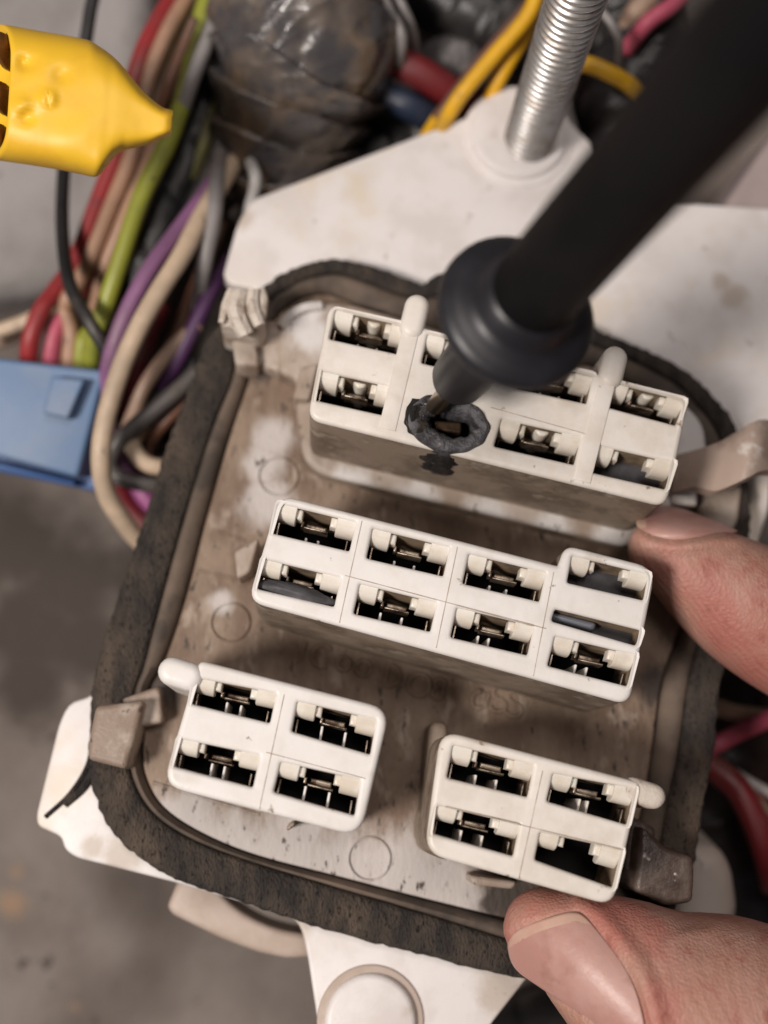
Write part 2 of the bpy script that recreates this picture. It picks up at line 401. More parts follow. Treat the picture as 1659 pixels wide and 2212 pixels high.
# ---- gasket: outer / inner / lip triples
GK = [((575, 615), (590, 642), (604, 672)), ((605, 593), (618, 625), (628, 655)), ((640, 577), (650, 606), (655, 640)), ((690, 563), (695, 594), (700, 632)), ((740, 560), (738, 593), (735, 640)), ((800, 574), (795, 610), (785, 662)),
      ((860, 594), (852, 632), (840, 690)), ((905, 613), (900, 645), (890, 700)), ((920, 610), (915, 645), (905, 705)), ((955, 591), (960, 640), (965, 720)), ((1060, 610), (1055, 660), (1050, 740)), ((1200, 668), (1190, 712), (1170, 770)),
      ((1300, 717), (1290, 747), (1280, 790)), ((1400, 758), (1385, 787), (1370, 830)), ((1480, 800), (1462, 830), (1440, 870)), ((1540, 855), (1514, 882), (1482, 910)),
      ((1587, 915), (1552, 938), (1512, 950)), ((1610, 1000), (1570, 1010), (1530, 1010)), ((1622, 1100), (1578, 1110), (1535, 1110)), ((1610, 1250), (1560, 1240), (1520, 1230)),
      ((1562, 1460), (1495, 1440), (1440, 1450)), ((1547, 1600), (1470, 1600), (1415, 1600)), ((1520, 1750), (1440, 1750), (1390, 1750)), ((1490, 1900), (1410, 1880), (1350, 1860)),
      ((1400, 2060), (1330, 2000), (1290, 1960)), ((1270, 2128), (1240, 2060), (1220, 2010)), ((1110, 2112), (1120, 2035), (1125, 1995)), ((900, 2060), (915, 1972), (920, 1946)),
      ((700, 2008), (720, 1915), (725, 1896)), ((520, 1948), (545, 1862), (550, 1850)), ((370, 1895), (420, 1815), (430, 1800)), ((260, 1820), (335, 1760), (350, 1745)),
      ((205, 1725), (290, 1690), (312, 1680)), ((190, 1640), (280, 1620), (305, 1610)), ((195, 1520), (290, 1500), (320, 1490)), ((205, 1450), (310, 1440), (350, 1430)),
      ((240, 1330), (345, 1310), (395, 1300)), ((300, 1150), (395, 1130), (442, 1120)), ((360, 960), (450, 950), (492, 945)), ((410, 830), (500, 822), (535, 815)),
      ((440, 740), (518, 745), (548, 745)), ((505, 665), (550, 690), (580, 705))]
def closed_spline(pts, n):
    N = len(pts); out = []
    for i in range(N):
        a, b, c, d = (Vector(pts[(i + k) % N]) for k in (-1, 0, 1, 2))
        for k in range(n):
            t = k / n
            out.append(.5 * (2 * b + (c - a) * t + (2 * a - 5 * b + 4 * c - d) * t * t + (3 * b - a - 3 * c + d) * t ** 3))
    return out
NS = 14
WG = -.0172
oc = closed_spline([L(*g[0], WG) for g in GK], NS); ic = closed_spline([L(*g[1], WG) for g in GK], NS); lc = closed_spline([L(*g[2], WB) for g in GK], NS)
mb = MB(); rows = []
KP = 14
for o_, i_ in zip(oc, ic):
    d = i_ - o_; row = []
    j1 = .00022 * nz((o_.x, o_.y, 0), 900) + .00022 * nz((o_.x, o_.y, 5), 2500); dn = d.normalized()
    row.append(Vector((*(o_ + dn * (.0002 + j1)), -.0215)))
    for k in range(KP + 1):
        t = k / KP; p = o_ + d * t + dn * j1 * (1 - t)
        h = WG + .0006 * math.sin(PI * t) ** .5 - .0005 * (1 if t in (0, 1) else 0)
        h += .00010 * nz((p.x, p.y, 1), 1300) + .00009 * nz((p.x, p.y, 2), 3300)
        row.append(Vector((p.x, p.y, h)))
    row.append(Vector((*(i_ - dn * .0002), -.0215)))
    rows.append(row)
rows.append(rows[0]); mb.loft(rows, closed=False, cap=False)
gk = mb.build('gasket', M_foam, blk, sharp=0)
mb = MB(); rows = []
for i_, l_ in zip(ic, lc):
    d = l_ - i_; row = []
    for t, h in ((-.03, -.0200), (0, -.01755), (.12, -.01705), (.45, -.01695), (.8, -.0176), (.95, -.0181), (1, -.0198)):
        p = i_ + d * t; row.append(Vector((p.x, p.y, h + .00010 * nz((p.x, p.y, 2), 700))))
    rows.append(row)
rows.append(rows[0]); mb.loft(rows, closed=False, cap=False)
mb.build('sealing_lip', M_lip, gk, sharp=60)

# ---- base plate
loop = [Vector(p) for p in lc]
loop = ccw(loop); loop = offset(loop, .00022)
mb = MB(); mb.prism(loop, -.0215, WB, bevel=.0003)
base = mb.build('base_plate', M_base, blk)
for x, y, r in ((600, 1030, .0025), (497, 1345, .0024), (797, 1855, .0025)):
    cc = L(x, y, WB); mb = MB()
    mb.prism(circle(cc, r, 36), WB - .0005, WB + .00035, holes=[circle(cc, r - .00022, 36)], bevel=.0001)
    mb.build('mould_mark', M_base, base)
for a, b in (((468, 1148), (530, 1168)), ((428, 1232), (555, 1262)), ((330, 1690), (560, 1760)), ((1260, 1260), (1420, 1300))):
    mb = MB(); mb.tube([L3(*a, WB), L3(*b, WB)], .00022, 6); mb.build('moulded_rib', M_base, base)
# raised lettering on the base plate, worn
def glyph(path_sets, cx, cy, sz, rot):
    m = MB()
    for pth in path_sets:
        pp = []
        for x, y in pth:
            X = x * math.cos(rot) - y * math.sin(rot); Y = x * math.sin(rot) + y * math.cos(rot)
            pp.append(L3(cx + X * sz, cy + Y * sz, WB - .00004))
        m.tube(spline(pp, 5), .00034, 6)
    return m.build('raised_letter', M_base, base)
def arc(a0, a1, rx=.5, ry=.5, cx=0, cy=0, n=9): return [(cx + rx * math.cos(math.radians(a0 + (a1 - a0) * k / n)), cy + ry * math.sin(math.radians(a0 + (a1 - a0) * k / n))) for k in range(n + 1)]
GL = dict(C=[arc(50, 310)], O=[arc(0, 360)], o=[arc(0, 360, .35, .35)], D=[[(-.35, -.5), (-.35, .5)], arc(-90, 90, .6, .5, -.3)], I=[[(0, -.5), (0, .5)]],
          S=[arc(-20, -270, .3, .25, 0, -.25) + arc(-90, 160, .3, .25, 0, .25)], c=[arc(40, 320, .32, .4)], E=[[(.3, -.5), (-.3, -.5), (-.3, .5), (.3, .5)], [(-.3, 0), (.2, 0)]])
GL['8'] = [arc(0, 360, .26, .24, 0, -.26), arc(0, 360, .30, .26, 0, .25)]
RT = math.radians(14.5)
for ch, x, y, s in (('I', 655, 1407, 40), ('C', 697, 1418, 46), ('o', 742, 1434, 40), ('o', 785, 1444, 46), ('D', 850, 1462, 46), ('O', 905, 1480, 46), ('8', 948, 1488, 42), ('c', 1034, 1512, 46), ('I', 1052, 1512, 34), ('S', 1078, 1510, 56), ('S', 1112, 1520, 58)):
    glyph(GL[ch], x, y, s, RT)

# ---- pedestal under the top socket
ped = [(604, 700), (640, 664), (690, 650), (760, 655), (1480, 868), (1522, 915), (1530, 985), (1470, 1085), (1388, 1160), (1352, 1180), (1318, 1172), (690, 1022), (655, 992), (640, 900), (640, 815), (598, 805)]
mb = MB(); mb.prism(rounded([L(x, y, WP) for x, y in ped], .0016, 5), -.0185, WP, bevel=.0007, mside=1)
pd = mb.build('socket_pedestal', [M_ped, M_wall], blk)
mb = MB(); mb.prism(rounded([L(x, y, -.0155) for x, y in [(544, 700), (606, 690), (640, 745), (690, 800), (600, 806), (552, 786)]], .001, 4), -.0200, -.0150, bevel=.0006)
mb.build('pedestal_shoulder', M_tan, pd)
mb = MB(); mb.tube(spline([L3(606, 706, WP), L3(628, 680, WP + .0004), L3(660, 664, WP + .0006), L3(694, 660, WP + .0004)], 8), .0006, 8); mb.build('moulded_rib', M_ped, pd)
for q in ([(650, 790), (690, 780), (668, 862), (632, 858)], [(505, 1190), (560, 1160), (540, 1235), (512, 1250)], [(620, 1782), (640, 1770), (632, 1790), (618, 1796)], [(1015, 1890), (1120, 1905), (1110, 1922), (1020, 1912)]):
    mb = MB(); mb.prism(rounded([L(x, y, -.0125) for x, y in q], .0005, 3), -.0185, -.0128, bevel=.0004); mb.build('moulded_rib', M_ped, pd if q[0][1] < 1000 else base)

# ---- sockets
def bil(Q, s, t): return (Q[0] * (1 - s) + Q[1] * s) * (1 - t) + (Q[3] * (1 - s) + Q[2] * s) * t
def sub(Q, s0, s1, t0, t1): return [bil(Q, s0, t0), bil(Q, s1, t0), bil(Q, s1, t1), bil(Q, s0, t1)]
def slot_parts(house, Q, kind, ribs, mface):
    D0 = -.0085
    mb = MB(); mb.prism(sub(Q, -.03, 1.03, -.05, 1.05), D0 - .002, -.0045 if kind == 'plug' else D0); mb.build('socket_floor', M_grey if kind == 'plug' else M_slot_shade, house)  # black floor painted as deep shade; the grey one is a plug
    for s0, s1, a in ((-.03, .245, 0), (.765, 1.03, 1)):
        mb = MB(); jt = .50 + random.uniform(-.02, .03); rings = []
        top = -.0003 - random.uniform(0, .00012)
        DK = -.0030
        prof = [(-.06, DK), (-.06, top), (.16, top), (.27, top - .00006), (.36, top - .00026), (.44, top - .00062), (jt - .01, top - .0011), (jt, top - .0017), (jt - .03, DK)]
        for si, sc in ((s0, .94), (s0 + .012, 1), (s1 - .012, 1), (s1, .94)):
            ring = []
            for t, z in prof:
                p = bil(Q, si, t * sc if t > 0 else t); ring.append(Vector((p.x, p.y, z if z == DK else z - (.00012 if sc < 1 else 0))))
            rings.append(ring)
        mb.loft(rings); mb.build('key_block', M_key, house, sharp=35)
        mb = MB()
        s2, s3 = (.22, .325) if a == 0 else (.685, .79)
        mb.prism(sub(Q, s2, s3, -.06, .32), -.0026, -.0008, bevel=.0003)
        mb.build('key_step', M_key, house)
    if kind in ('term', 'bump', 'smear'):
        mb = MB(); j = random.uniform(-.02, .02)
        mb.prism(sub(Q, .38 + j, .655 + j, .26, .46), -.0040, -.0028, bevel=.0002)
        mb.prism(sub(Q, .36 + j, .68 + j, .44 + j, .515 + j), -.0038, -.0017, bevel=.00015)
        mb.prism(sub(Q, .315, .355, .28, .48), -.0034, -.0018, bevel=.00015)
        mb.prism(sub(Q, .035, .052, .55, 1.0), -.0045, -.0014)
        mb.prism(sub(Q, .935, .95, .62, 1.02), -.0045, -.0014)
        mb.build('terminal', M_metal, house)
    if kind == 'bump':
        mb = MB(); mb.prism(rounded([bil(Q, .42, -.06), bil(Q, .64, -.06), bil(Q, .58, .16), bil(Q, .50, .19)], .0004, 4), D0, -.0012, bevel=.0003); mb.build('latch_bump', M_key, house)
    for s in ribs[0]:
        mb = MB(); mb.prism(rounded(sub(Q, s - .016, s + .016, 1.03 - ribs[1], 1.05), .0001, 2), D0 - .0005, -.0016, bevel=.0001); mb.build('rib', mface, house)
def socket(label, outline, radii, slots, holes=(), mface=M_face, seams=()):
    out = rounded([L(x, y) for x, y in outline], radii, 6)
    hol = []
    for q, kind, ribs in slots:
        hol.append(rounded([L(x, y) for x, y in q], .00022, 2))
    for h in holes: hol.append(rounded([L(x, y) for x, y in h], .0003, 3))
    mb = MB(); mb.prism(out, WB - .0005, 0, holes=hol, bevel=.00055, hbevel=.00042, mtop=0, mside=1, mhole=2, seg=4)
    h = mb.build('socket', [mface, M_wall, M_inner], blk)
    h['label'] = label
    for q, kind, ribs in slots: slot_parts(h, [L(x, y) for x, y in q], kind, ribs, mface)
    for a, b, r in seams:
        A, B = L(*a), L(*b); d = (B - A).normalized(); nn = Vector((-d.y, d.x)) * r
        mb = MB(); mb.prism([A - nn, B - nn, B + nn, A + nn], -.0004, .00003); mb.build('parting_line', M_seam, h)
    return h
def peg(house, a, b, rpx, mface, top=.0006, drop=.012, bev=.0009):
    A, B = L(*a), L(*b)
    mb = MB(); mb.prism(stadium(A, B, rpx / 20000), -drop, top, bevel=bev, seg=5); return mb.build('locating_peg', mface, house)
def shift(q, dx, dy): return [(x + dx, y + dy) for x, y in q]
SM = .00005
# top socket
q00 = [(726, 669), (884, 704), (870, 766), (712, 731)]
R1 = ((.38, .64), .22)
s1 = [(q00, 'bump', R1), (shift(q00, -31, 132), 'bump', ((), 0)), (shift(q00, 199, 52), 'bump', R1), (shift(q00, 398, 105), 'bump', R1),
      ([(1085, 904), (1256, 942), (1241, 1003), (1068, 963)], 'bump', ((.38, .62), .16)),
      ([(1323, 825), (1480, 864), (1461, 918), (1307, 877)], 'bump', ((), 0)), ([(1288, 960), (1457, 998), (1438, 1056), (1273, 1018)], 'plug', ((), 0))]
burn_hole = [(905, 888), (930, 880), (990, 880), (1035, 897), (1040, 925), (1010, 950), (960, 945), (915, 925)]
H1 = socket('tallest ivory socket at the top with a charred slot and grimy lower wall', [(712, 652), (1491, 858), (1441, 1094), (664, 904)], .0016, s1, holes=[burn_hole], mface=M_face,
            seams=[((1294, 900), (1259, 1044), SM), ((878, 800), (852, 925), SM), ((1060, 880), (1290, 944), SM)])
peg(H1, (901, 661), (890, 706), 28, M_face); peg(H1, (1329, 773), (1320, 812), 28, M_face)
for a, b in (((893, 690), (836, 928)), ((1318, 800), (1257, 1040))):
    A, B = L(*a), L(*b); d = (B - A).normalized(); nn = Vector((-d.y, d.x)) * .00095
    mb = MB(); mb.prism([A - nn, B - nn, B + nn, A + nn], -.002, .00012, bevel=.0001); mb.build('divider_bar', M_face, H1)
# burnt collar
mb = MB(); cx, cy = 965, 916; rings = [[] for _ in range(6)]
for k in range(64):
    a = 2 * PI * k / 64; ca, sa = math.cos(a), math.sin(a)
    jo = 1 + .05 * nz((ca, sa, 0), 3); ji = 1 + .22 * nz((ca * 2, sa * 2, 4), 2.2)
    def P(rx, ry, j, ox=0, oy=0):
        x, y = rx * ca * j, ry * sa * j; r = math.radians(15)
        return L(cx + ox + x * math.cos(r) - y * math.sin(r), cy + oy + x * math.sin(r) + y * math.cos(r))
    for ri, (rx, ry, j, h, ox, oy) in enumerate(((92, 62, jo, -.0012, 0, 0), (90, 60, jo, .0003, 0, 0), (84, 55, jo, .0007, 0, 0), (58, 35, ji, .0005, 12, -2), (50, 28, ji, -.0003, 15, -3), (47, 26, ji, -.0045, 15, -3))):
        p = P(rx, ry, j, ox, oy); rings[ri].append(Vector((p.x, p.y, h + .00025 * nz((p.x, p.y, 0), 900))))
mb.loft(rings, cap=False)
cl = mb.build('melted_collar', M_burn, H1, sharp=70); cl['label'] = 'melted grey ring round the charred slot'
mb = MB(); mb.prism([L(x, y) for x, y in [(890, 875), (1050, 880), (1050, 950), (890, 940)]], -.006, -.0046); mb.build('socket_floor', M_char, H1)
mb = MB(); mb.prism(rounded([L(x, y) for x, y in [(938, 900), (1000, 905), (1000, 930), (940, 922)]], .0003, 3), -.0046, -.0012, bevel=.0003); mb.build('terminal', mat('scorched_terminal', (.10, .06, .035), (.03, .02, .014), 600, rough=.45, metal=.7), H1)
def lump(px, py, wv, rx, ry, rz, name, m, par, seed=0, rot=15):
    c = L3(px, py, wv); mb = MB(); rings = []; cr, sr = math.cos(math.radians(-rot)), math.sin(math.radians(-rot))
    for i in range(11):
        th = PI * (i + .02) / 10.04; ring = []
        for k in range(18):
            a = 2 * PI * k / 18; d = Vector((math.sin(th) * math.cos(a), math.sin(th) * math.sin(a), math.cos(th)))
            j = 1 + .28 * nz(d * 1.6 + Vector((seed, 0, 0)), 1) + .14 * nz(d * 4 + Vector((seed, 3, 0)), 1)
            x, y = d.x * rx * j, d.y * ry * j
            ring.append(c + Vector((x * cr - y * sr, x * sr + y * cr, d.z * rz * j)))
        rings.append(ring)
    mb.loft(rings); return mb.build(name, m, par, sharp=0)
lump(893, 896, .0001, .0010, .0017, .0007, 'char_crust', M_char, H1, 1)
lump(903, 874, .0002, .0008, .0006, .0005, 'char_crust', M_char, H1, 5)
lump(950, 980, -.0036, .0026, .0013, .0030, 'char_crust', M_char, H1, 2)
lump(960, 998, -.0068, .0020, .0013, .0034, 'char_crust', M_char, H1, 12)
lump(905, 925, .0001, .0013, .0011, .0006, 'char_crust', M_char, H1, 14)
lump(978, 1004, -.0080, .0010, .0010, .0016, 'char_crust', M_burn, H1, 3)
lump(928, 990, -.0070, .0018, .0012, .0024, 'char_crust', M_char, H1, 8)
# middle socket
R2 = ((.40, .60), .30)
def q2(x, y): return [(x, y), (x + 166, y + 40), (x + 152, y + 103), (x - 14, y + 64)]
gap = [(1200, 1315), (1386, 1361), (1375, 1394), (1192, 1341)]
s2 = [(q2(603, 1087), 'term', ((.42, .58), .22)), (q2(806, 1141), 'term', ((.36, .62), .24)), (q2(1014, 1196), 'term', ((.36, .58), .26)),
      (q2(570, 1207), 'smear', ((), 0)), (q2(778, 1261), 'term', ((.34, .62), .34)), (q2(988, 1312), 'term', ((.36, .50), .36)),
      ([(1237, 1200), (1402, 1240), (1391, 1296), (1226, 1258)], 'plug', ((), 0)), ([(1200, 1374), (1374, 1414), (1356, 1482), (1184, 1438)], 'term', ((.36, .50), .36))]
H2 = socket('long white socket in the middle with a stepped right end', [(604, 1067), (1206, 1221), (1223, 1176), (1419, 1226), (1361, 1523), (535, 1298)], [.0018, .0002, .0014, .0022, .0016, .0018], s2, holes=[gap], mface=M_face2,
            seams=[((782, 1125), (733, 1345), SM), ((988, 1182), (942, 1400), SM), ((1196, 1236), (1152, 1460), SM), ((745, 1243), (1180, 1358), SM)])
mb = MB(); mb.prism([L(x, y) for x, y in [(1185, 1305), (1395, 1350), (1385, 1402), (1180, 1350)]], -.005, -.0035); mb.build('socket_floor', M_grey, H2)
mb = MB(); mb.prism(rounded([L(x, y) for x, y in [(1196, 1314), (1300, 1340), (1290, 1362), (1194, 1334)]], .0005, 3), -.0040, -.0016, bevel=.0006); mb.build('lock_bar', mat('pale_blue_lock', (.15, .16, .19), rough=.45), H2)
lump(640, 1283, -.0012, .0042, .0010, .0012, 'dirt_smear', M_grey, H2, 4)
# lower left socket
R3 = ((.42, .60), .42)
s3 = [([(424, 1464), (597, 1497), (583, 1562), (413, 1520)], 'term', R3), ([(643, 1515), (813, 1554), (800, 1630), (630, 1580)], 'term', ((.36, .66), .48)),
      ([(388, 1596), (561, 1631), (546, 1701), (376, 1656)], 'term', ((.44, .60), .46)), ([(607, 1646), (779, 1684), (766, 1762), (591, 1711)], 'term', ((.36, .66), .48))]
H3 = socket('square white socket at the lower left with a round peg at its top left', [(430, 1425), (844, 1531), (779, 1809), (350, 1697)], [.0008, .0022, .0024, .0022], s3, mface=M_face2,
            seams=[((614, 1500), (560, 1748), SM), ((575, 1625), (790, 1682), SM)])
peg(H3, (371, 1449), (408, 1460), 30, M_face2, top=.0003, bev=.0010)
# lower right socket
s4 = [([(980, 1610), (1154, 1652), (1140, 1722), (966, 1680)], 'term', ((.36, .62), .34)), ([(1196, 1671), (1373, 1704), (1355, 1782), (1182, 1731)], 'term', ((.42, .52), .42)),
      ([(947, 1741), (1123, 1779), (1109, 1850), (933, 1800)], 'term', ((.36, .62), .40)), ([(1168, 1798), (1344, 1836), (1324, 1918), (1156, 1858)], 'open', ((), 0))]
H4 = socket('square ivory socket at the lower right with one open slot and a chipped side tab', [(953, 1576), (1386, 1690), (1326, 1958), (917, 1843)], [.0022, .0006, .0018, .0022], s4, mface=M_face,
            seams=[((1172, 1665), (1120, 1900), SM), ((962, 1742), (1346, 1836), SM)])
t4 = peg(H4, (1372, 1706), (1416, 1720), 26, mat('chipped_ivory_tab', (.60, .53, .46), (.30, .23, .18), 420, .50, .62, rough=.5, bump=.7, bscale=900), top=-.0002, bev=.0008)
mb = MB(); mb.prism(rounded([L(x, y, -.012) for x, y in [(925, 1560), (965, 1560), (965, 1860), (905, 1835)]], .001, 4), -.018, -.0102, bevel=.0008); mb.build('skirt', M_wall, H4)

# ---- retaining clips
def clip(name, mats, pieces, label=None):
    mb = MB()
    for pts, z0, z1, bv, mi in pieces:
        mb.prism(rounded([L(x, y, z1) for x, y in pts], .0006, 3), z0, z1, bevel=bv, mtop=mi, mside=mi)
    o = mb.build(name, mats, blk)
    if label: o['label'] = label
    return o
ul = clip('retaining_clip', [M_chew, M_tan], [([(486, 622), (568, 622), (572, 690), (556, 716), (474, 702)], -.018, -.0088, .0006, 0), ([(496, 700), (548, 700), (560, 790), (508, 788)], -.0195, -.0135, .0005, 1)], 'chewed white clip with torn plastic strands')
def tri(a, b): pass
for pts, r in (([(520, 632), (512, 668), (517, 694), (532, 724)], (.0010, .0012, .0011, .0010)), ([(548, 628), (546, 660), (556, 690), (562, 704)], (.0008, .0009, .0008, .0007)), ([(500, 626), (488, 660), (478, 698)], (.0005, .0006, .0004)), ([(535, 630), (537, 660), (530, 690)], (.0005, .0006, .0004)), ([(562, 625), (568, 650), (566, 690)], (.0006, .0007, .0005))):
    mb = MB(); pp = spline([L3(x, y, -.0082 + .0004 * random.uniform(-1, 1)) for x, y in pts], 6); rr = list(np.interp(np.linspace(0, 1, len(pp)), np.linspace(0, 1, len(r)), r))
    mb.tube(pp, rr, 8); mb.build('torn_strand', M_chew, ul)
clip('retaining_clip', [M_tan], [([(206, 1524), (312, 1512), (298, 1570), (272, 1662), (188, 1640), (192, 1590)], -.0195, -.0120, .0007, 0), ([(260, 1510), (345, 1480), (352, 1560), (300, 1570)], -.0185, -.0145, .0005, 0)], 'scuffed tan clip at the lower left corner')
clip('retaining_clip', [M_dclip], [([(1386, 1782), (1440, 1830), (1500, 1850), (1502, 1890), (1498, 1950), (1440, 1958), (1370, 1925)], -.019, -.0100, .0007, 0), ([(1360, 1760), (1420, 1790), (1400, 1900), (1350, 1880)], -.0185, -.0135, .0006, 0)], 'dark brown scuffed clip at the lower right')
# curled tan clip on the right: a strap with real thickness
mb = MB(); ring = []
pts_t = [(1452, 985, -.0135), (1500, 972, -.0115), (1550, 956, -.0100), (1592, 932, -.0085), (1622, 914, -.0080), (1650, 906, -.0088), (1690, 915, -.0115)]
pts_b = [(1452, 1062, -.0125), (1500, 1052, -.0105), (1545, 1060, -.0085), (1585, 1046, -.0070), (1618, 1030, -.0066), (1650, 1016, -.0078), (1690, 1020, -.0110)]
ta = spline([L3(*p) for p in pts_t], 8); tb = spline([L3(*p) for p in pts_b], 8)
for a, b in zip(ta, tb):
    ring.append([a, a * .67 + b * .33 + Vector((0, 0, .0006)), a * .33 + b * .67 + Vector((0, 0, .0006)), b, b + Vector((.0001, -.0002, -.0018)), a + Vector((0, 0, -.0018))])
mb.loft(ring); hk = mb.build('retaining_clip', mat('pale_tan_nylon', (.42, .325, .27), (.30, .225, .18), 190, rough=.36, bump=.3, bscale=600, c3=(.62, .56, .51), s3=260, lo3=.60, hi3=.72, sss=.15), blk, sharp=50); hk['label'] = 'curled tan clip at the right end'
mb = MB(); mb.prism(rounded([L(x, y, -.014) for x, y in [(1448, 1040), (1505, 1048), (1506, 1095), (1450, 1090)]], .0005, 3), -.019, -.0135, bevel=.0005); mb.build('clip_foot', M_ped, hk)
mb = MB(); mb.prism(rounded([L(x, y, -.017) for x, y in [(1506, 1060), (1600, 1050), (1590, 1130), (1565, 1165), (1500, 1110)]], .0008, 3), -.021, -.0160, bevel=.0005); mb.build('clip_seat', M_ped, hk)
# rear cover edge showing below the gasket
mb = MB()
mb.prism(rounded([L(x, y, -.026) for x, y in [(392, 1885), (361, 1958), (372, 1975), (480, 2028), (560, 2058), (620, 2070), (700, 2066), (900, 2120), (1100, 2060), (1300, 1900), (1400, 1400), (1300, 700), (900, 620), (620, 700), (450, 1100), (350, 1600)]], .0006, 4), -.034, -.0255, bevel=.0008,
         holes=[rounded([L(x, y, -.026) for x, y in [(470, 1925), (530, 1975), (590, 2003), (650, 2016), (720, 2018), (900, 2060), (1060, 2020), (1240, 1880), (1320, 1400), (1230, 760), (900, 680), (660, 750), (510, 1100), (430, 1600)]], .002, 4)])
mb.build('rear_cover', M_rear, blk)

# ================================================================== test probe
tip = Lw(932, 886, -.0004)
ax = (Vector((.0074, .0075, .025))).normalized(); UL = Vector((.0074, .0075, .025)).length
pr = thing('test_probe', tip, 'black test probe with round finger guard touching the charred slot', 'test probe')
def revolve(prof, name, m, parent, n=40, sharp=50, extra=None):
    b = ax.cross(Vector((0, 1, 0))).normalized(); c = b.cross(ax) * -1
    mb = MB(); rings = []
    for s, r in prof:
        rings.append([ax * s + (b * math.cos(2 * PI * k / n) + c * math.sin(2 * PI * k / n)) * r for k in range(n)])
    mb.loft(rings); o = mb.build(name, m, parent, sharp=sharp, recentre=False)
    return o
revolve([(0, .0002), (.0006, .0007), (.0012, .0010), (.012, .0010)], 'metal_tip', M_tip, pr)
revolve([(.0078, .0012), (.0080, .0021), (.0084, .0026), (.0092, .0029), (.014, .0031), (.020, .0034), (.0265, .0037)], 'nose', M_guard, pr)
revolve([(.0228, .0036), (.0233, .0050), (.0238, .0066), (.0243, .0073), (.0250, .0076), (.0257, .0075), (.0262, .0070), (.0265, .0062), (.0268, .0052), (.0275, .0047), (.0290, .0044), (.0296, .0036)], 'finger_guard', M_guard, pr)
revolve([(.0270, .0034), (.0276, .0039), (.034, .0040), (.048, .0040), (.07, .0041), (.10, .0043)], 'handle', M_handle, pr)

# ================================================================== hand
def chain(mb, pts, n=26):
    P = [Vector(p[:3]) for p in pts]; R = [p[3] for p in pts]
    sp = spline(P, 8); rr = [v.x for v in spline([Vector((r, 0, 0)) for r in R], 8)]
    d0 = (sp[0] - sp[1]).normalized()
    pre = []; prr = []
    for k in range(6, 0, -1):
        a = PI / 2 * k / 6.3; pre.append(sp[0] + d0 * rr[0] * math.sin(a)); prr.append(rr[0] * math.cos(a))
    mb.tube(pre + sp, prr + rr, n)
def hp(px, py, wv, r): p = Lw(px, py, wv); return (p.x, p.y, p.z, r)
mb = MB()
chain(mb, [hp(1420, 1186, -.0088, .0036), hp(1452, 1200, -.0090, .0047), hp(1530, 1250, -.0100, .0063), hp(1625, 1312, -.0110, .0076), hp(1760, 1385, -.013, .0084), hp(1960, 1470, -.018, .0092), hp(2250, 1580, -.028, .011)])
chain(mb, [hp(1172, 2005, -.0105, .0044), hp(1232, 2034, -.0100, .0060), hp(1330, 2095, -.0095, .0082), hp(1430, 2160, -.0095, .0099), hp(1560, 2205, -.010, .0112), hp(1720, 2250, -.012, .0118), hp(1980, 2230, -.018, .013), hp(2250, 2050, -.028, .015)])
chain(mb, [hp(2250, 1500, -.030, .013), hp(2330, 1750, -.032, .017), hp(2300, 2080, -.032, .017), hp(2420, 2300, -.034, .017)])
chain(mb, [hp(2320, 1600, -.034, .015), hp(2560, 1900, -.036, .020), hp(2820, 2200, -.038, .022), hp(3100, 2450, -.04, .022)])
# the three other fingers, curled under the block outside the picture
for k in range(3):
    chain(mb, [hp(1900 + 40 * k, 1500 + 170 * k, -.050 + .001 * k, .0058), hp(2050 + 40 * k, 1560 + 160 * k, -.046, .0072), hp(2330, 1680 + 130 * k, -.034, .0095)])
me = bpy.data.meshes.new('tmp'); me.from_pydata([tuple(v) for v in mb.v], [], mb.f); me.update()
tmp = bpy.data.objects.new('tmp', me); COL.objects.link(tmp)
rm = tmp.modifiers.new('r', 'REMESH'); rm.mode = 'VOXEL'; rm.voxel_size = .00065
sm = tmp.modifiers.new('s', 'SMOOTH'); sm.factor = .5; sm.iterations = 14
dg = bpy.context.evaluated_depsgraph_get(); dg.update()
hm = bpy.data.meshes.new_from_object(tmp.evaluated_get(dg)); bpy.data.objects.remove(tmp); bpy.data.meshes.remove(me)
def proj(p):
    t = CAM.z - p.z
    return CX + p.x / t * FPX, CY - p.y / t * FPX
def pin(x, y, poly):                                   # signed distance (px) to polygon, negative inside
    ins = False; dm = 1e9; n = len(poly)
    for i in range(n):
        x1, y1 = poly[i]; x2, y2 = poly[(i + 1) % n]
        if (y1 > y) != (y2 > y) and x < (x2 - x1) * (y - y1) / (y2 - y1) + x1: ins = not ins
        dx, dy = x2 - x1, y2 - y1; t = max(0, min(1, ((x - x1) * dx + (y - y1) * dy) / (dx * dx + dy * dy + 1e-12)))
        dm = min(dm, math.hypot(x - x1 - t * dx, y - y1 - t * dy))
    return -dm if ins else dm
TH = [(1097, 2052), (1103, 2020), (1135, 1998), (1190, 1979), (1235, 1969), (1262, 1978), (1300, 2020), (1345, 2080), (1375, 2140), (1394, 2215), (1402, 2290), (1380, 2340), (1330, 2320), (1292, 2222), (1240, 2182), (1170, 2136), (1115, 2095)]
FN = [(1374, 1130), (1392, 1108), (1438, 1092), (1500, 1108), (1592, 1146), (1550, 1152), (1470, 1166), (1415, 1160), (1390, 1148)]
def densify(poly, n=9): return [(v.x, v.y) for v in closed_spline([Vector(p) for p in poly], n)]
TH = densify(TH); FN = densify(FN)
bv = BVHTree.FromPolygons([v.co.copy() for v in hm.vertices], [tuple(p.vertices) for p in hm.polygons])
